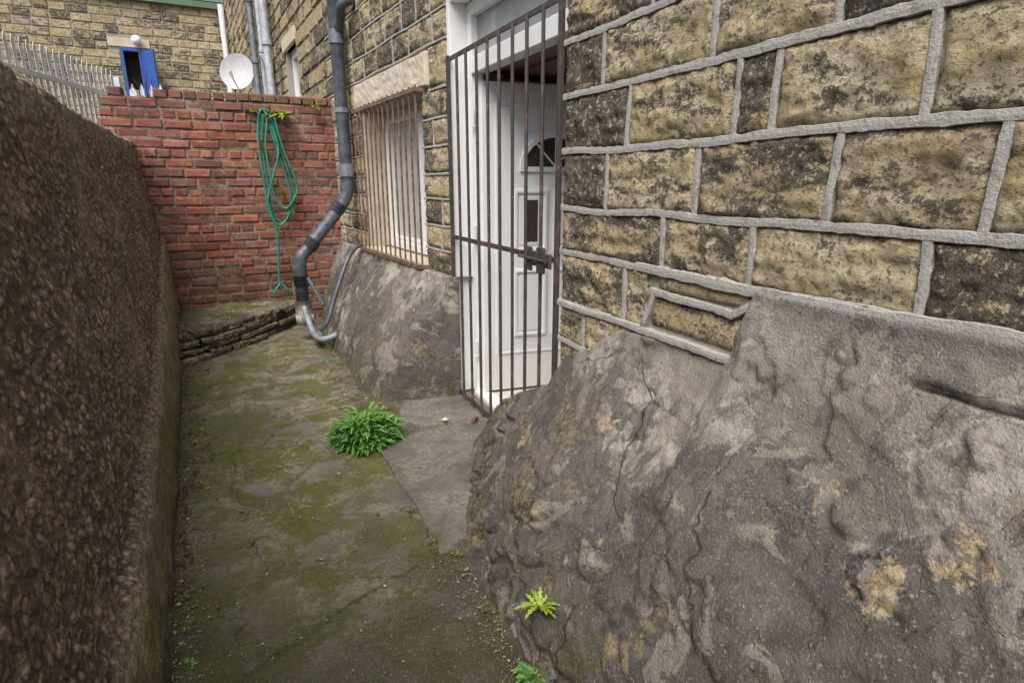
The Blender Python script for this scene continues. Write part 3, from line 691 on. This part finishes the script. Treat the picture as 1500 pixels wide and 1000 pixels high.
fence(-3.0,5.0,-1.35,11.0,1.3,1.35,1.68); fence(-1.35,11.0,-0.72,10.75,1.35,1.35,1.50)
mb.obj('palisade_fence',[M_galv])

# ------------------------------------------------------------ far building
FBLD=empty('stone_workshop')
FF=Fr(0.47,16.0,-1,0)
mb=MB()
box(mb,FF,-3,1.82,-0.4,0,1.0,5.27); box(mb,FF,2.2,16,-0.4,0,1.0,5.27); box(mb,FF,1.82,2.2,-0.4,0,4.25,5.27); box(mb,FF,1.82,2.2,-0.45,-0.4,2.2,4.3,1)
mb.obj('wall_core',[M_bed,M_dark],False,FBLD)
mb=MB(); rows_wall(mb,FF,[2.0+0.168*i for i in range(20)],[(1.82,2.2,2.2,4.25),(1.62,2.4,4.25,4.45)],-3,14,0.22,0.42,None,True,0.02)
mb.obj('stone_blocks',[M_far],False,FBLD)
mb=MB(); box(mb,FF,1.62,2.4,-0.1,0.03,4.27,4.44); mb.obj('lintel',[M_pale],False,FBLD)
mb=MB(); box(mb,FF,2.14,2.2,-0.1,0.03,2.25,4.25); box(mb,FF,1.82,1.86,-0.1,0.03,2.25,4.25); box(mb,FF,1.86,2.14,-0.1,0.03,4.19,4.25)
FL=Fr(-1.33,15.95,0.28,-0.35); box(mb,FL,0,0.42,-0.02,0.02,2.28,4.2); box(mb,FL,0.06,0.36,0.02,0.028,3.3,4.1)
mb.obj('blue_door',[M_blue],False,FBLD,0.004)
mb=MB(); box(mb,FF,-3,14,0.0,0.12,5.2,5.32); box(mb,FF,-3,14,-0.4,0.05,5.27,5.36); mb.obj('gutter',[M_green],False,FBLD)
mb=MB(); mb.add([FF.p(-3,0.1,5.36),FF.p(14,0.1,5.36),FF.p(14,-5,8.4),FF.p(-3,-5,8.4)],[(0,1,2,3)]); mb.obj('roof',[M_slate],False,FBLD)
mb=MB()
rings=[]
for i in range(9):
    q=math.pi*i/8; rings.append([(-1.38+0.10*math.sin(q)*math.cos(a),15.86+0.10*math.sin(q)*math.sin(a),4.40+0.10*math.cos(q)) for a in [2*math.pi*k/14 for k in range(14)]])
mb.grid(rings,0,None,True); tube(mb,[(-1.38,15.92,4.4),(-1.38,16.0,4.4)],0.05,10)
mb.obj('globe_lamp',[M_white],True)
mb=MB(); c=V((0.42,11.6,3.22)); ax=V((-0.35,-1,0.30)).normalized(); a1=ax.cross(V((0,0,1))).normalized(); a2=a1.cross(ax).normalized(); rings=[]
for i in range(9):
    r=0.28*i/8; rings.append([c+(a1*math.cos(a)+a2*math.sin(a)*1.1)*max(r,0.001)+ax*(0.9*r*r) for a in [2*math.pi*k/28 for k in range(28)]])
mb.grid(rings,0,None,True)
tube(mb,[c-ax*0.01,c-ax*0.12,V((0.80,11.7,3.15))],0.022,10); tube(mb,[c-a2*0.28,c-a2*0.2+ax*0.33],0.012,8); tube(mb,[c-a2*0.2+ax*0.30,c-a2*0.15+ax*0.40],0.03,10)
mb.obj('satellite_dish',[M_dish],True)

# ------------------------------------------------------------ plants
def leaf(mb, base, az, L, lift, w, lobes, col, droop=1.0):
    d=V((math.cos(az),math.sin(az),0)); side=V((-d.y,d.x,0)); n=lobes*2; vs=[]; tw=R.uniform(-0.5,0.5)
    for i in range(n+1):
        t=i/n; p=V(base)+d*(L*t*math.cos(lift*(1-0.3*t)))+V((0,0,1))*(L*(t*math.sin(lift)-0.45*droop*t*t))
        ww=w*math.sin(math.pi*min(1,0.12+t*0.88))**0.7*(1.0 if i%2 else 0.35)
        if i==n: ww=0.0005
        s2=(side*math.cos(tw)+V((0,0,1))*math.sin(tw))
        vs+=[p-s2*ww+V((0,0,ww*0.35)),p,p+s2*ww+V((0,0,ww*0.35))]
    fs=[]
    for i in range(n):
        o=i*3; fs+=[(o,o+1,o+4,o+3),(o+1,o+2,o+5,o+4)]
    mb.add(vs,fs,0,col)
def clump(name, c, rad, n, L0,L1,w,mat,lift=(0.4,1.35),lobes=5,droop=1.0,hgt=0.0):
    mb=MB()
    for k in range(n):
        r=rad*math.sqrt(R.random()); q=R.uniform(0,6.283); az=q+R.uniform(-0.9,0.9)
        rr=rad*(1+0.25*nz(math.cos(q)*1.5,math.sin(q)*1.5,8)) ; r*=rr/rad
        zz=R.uniform(0,1)*hgt*(1-min(1,r/rad)**2*0.75)*(0.8+0.6*nz(math.cos(q)*2+r*9,math.sin(q)*2,3))
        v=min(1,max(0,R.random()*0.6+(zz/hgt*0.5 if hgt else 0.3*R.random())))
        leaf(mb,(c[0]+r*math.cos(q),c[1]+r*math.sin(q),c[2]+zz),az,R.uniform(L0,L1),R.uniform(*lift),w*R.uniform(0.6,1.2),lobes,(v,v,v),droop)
    mb.obj(name,[mat])
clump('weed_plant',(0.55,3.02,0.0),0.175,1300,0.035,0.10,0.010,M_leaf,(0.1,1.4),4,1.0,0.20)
clump('weed_plant',(0.705,1.265,0.165),0.012,18,0.04,0.09,0.010,M_leafy,(0.3,1.2),4)
clump('weed_plant',(0.65,1.19,0.0),0.03,46,0.03,0.06,0.009,M_leaf,(0.3,1.2),4)
clump('weed_plant',(-0.27,1.68,0.0),0.02,9,0.015,0.03,0.005,M_leaf,(0.3,1.2),3)
clump('wall_weed',(0.56,6.24,2.02),0.05,40,0.05,0.12,0.02,M_leafy,(0.0,1.2),4)
clump('wall_weed',(0.30,6.25,2.05),0.03,20,0.04,0.09,0.014,M_leafy,(0.0,1.2),4)
clump('wall_weed',(0.85,6.2,2.12),0.05,20,0.04,0.10,0.014,M_leafy,(0.0,1.2),4)
clump('weed_plant',(0.60,4.6,0.0),0.06,20,0.03,0.07,0.008,M_leaf,(0.3,1.2),3)
clump('weed_plant',(0.66,5.2,0.05),0.08,40,0.05,0.16,0.008,M_leaf,(0.5,1.4),3)
clump('weed_plant',(-0.1,5.75,0.22),0.18,60,0.03,0.08,0.008,M_leafy,(0.3,1.3),3)
clump('dry_stems',(-0.55,6.38,2.1),0.08,26,0.15,0.35,0.004,M_dead,(0.9,1.5),3,0.3)
# moss cushions along the foot of the walls and in joints
mb=MB()
BASE=[(1.1,0.635),(1.9,0.66),(2.2,0.82),(2.7,1.08),(3.3,0.80),(3.6,0.70),(5,0.66)]
for k in range(420):
    yv=R.uniform(1.1,5.0); ch=R.random()
    if ch<0.55: x=pl(BASE,yv)-abs(R.gauss(0,0.035))
    elif ch<0.8: x=xbl(yv)+0.02+abs(R.gauss(0,0.04))
    else: x=0.575+R.gauss(0,0.012); yv=R.uniform(1.85,2.9)
    if nz(x*6,yv*4,5)<-0.05: continue
    n=R.randint(8,22); rr=R.uniform(0.006,0.022)
    for i in range(n):
        q=R.uniform(0,6.28); r=rr*math.sqrt(R.random()); v=R.random()
        leaf(mb,(x+r*math.cos(q),yv+r*math.sin(q),0.010+0.018*nz(x*1.7,yv*1.7,0)),q,R.uniform(0.004,0.010),R.uniform(0.5,1.4),0.0022,1,(v,v,v),0.4)
mb.obj('moss',[M_moss])
mb=MB()
for k in range(200):
    x=R.choice([R.gauss(-0.34,0.06),R.gauss(-0.34,0.05),R.uniform(-0.3,0.6)]); yv=R.uniform(2.0,4.9) if x<-0.2 else R.uniform(1.4,5.0)
    if x>0 and R.random()<0.8: continue
    x=max(x,xbl(yv)+0.03); v=R.random(); leaf(mb,(x,yv,0.018),R.uniform(0,6.3),R.uniform(0.015,0.045),R.uniform(0,0.3),0.009,2,(v,v,v),0.4)
mb.obj('fallen_leaves',[M_dead])
mb=MB()
def peb(x,yv,z,r,v):
    vs=[(x+r*a*R.uniform(0.7,1.3),yv+r*b*R.uniform(0.7,1.3),z+r*0.6*c_) for a,b,c_ in ((1,0,0),(0,1,0),(-1,0,0),(0,-1,0),(0,0,1),(0,0,-1))]
    mb.add(vs,[(0,1,4),(1,2,4),(2,3,4),(3,0,4),(1,0,5),(2,1,5),(3,2,5),(0,3,5)],0,(v,v,v))
for k in range(2600):
    yv=R.uniform(1.1,5.2); x=R.choice([R.uniform(-0.4,0.65),pl(BASE,yv)-abs(R.gauss(0,0.06)),xbl(yv)+abs(R.gauss(0,0.06))])
    peb(x,yv,0.012+0.018*nz(x*1.7,yv*1.7,0),R.uniform(0.0015,0.005) if R.random()<0.97 else R.uniform(0.006,0.010),R.random()*0.75)
peb(1.02,3.02,0.04,0.022,1.0)
mb.obj('gravel',[M_grit])
mb=MB(); cblock(mb,Fr(1.16,2.92,0.7,0.7),0,0.06,0.03,0.05,0.02); mb.obj('brick_fragment',[M_brick],False,None,0.003)

# ------------------------------------------------------------ light, camera
w=bpy.data.worlds.new('World'); scene.world=w; w.use_nodes=True; nt=w.node_tree
sky=nt.nodes.new('ShaderNodeTexSky'); sky.sky_type='NISHITA'; sky.sun_disc=False
az=math.radians(-138); el=math.radians(56)
sky.sun_elevation=el; sky.sun_rotation=az; sky.air_density=1.0; sky.dust_density=4.0
nt.links.new(sky.outputs[0],nt.nodes['Background'].inputs[0]); nt.nodes['Background'].inputs[1].default_value=0.15
ld=bpy.data.lights.new('sun','SUN'); ld.energy=4.4; ld.angle=math.radians(50); ld.color=(1,0.965,0.90)
lo=bpy.data.objects.new('sun',ld); scene.collection.objects.link(lo)
dv=V((math.sin(az)*math.cos(el),math.cos(az)*math.cos(el),math.sin(el)))
lo.rotation_euler=dv.to_track_quat('Z','Y').to_euler()
cd=bpy.data.cameras.new('camera'); cd.lens=20.0; cd.sensor_width=36; cd.clip_start=0.02; cd.clip_end=1000
co=bpy.data.objects.new('camera',cd); scene.collection.objects.link(co); co.location=(0,0,1.4)
co.rotation_euler=(math.radians(74.5),0,math.radians(-25.9)); scene.camera=co
scene.view_settings.view_transform='Standard'; scene.view_settings.look='None'; scene.view_settings.exposure=0
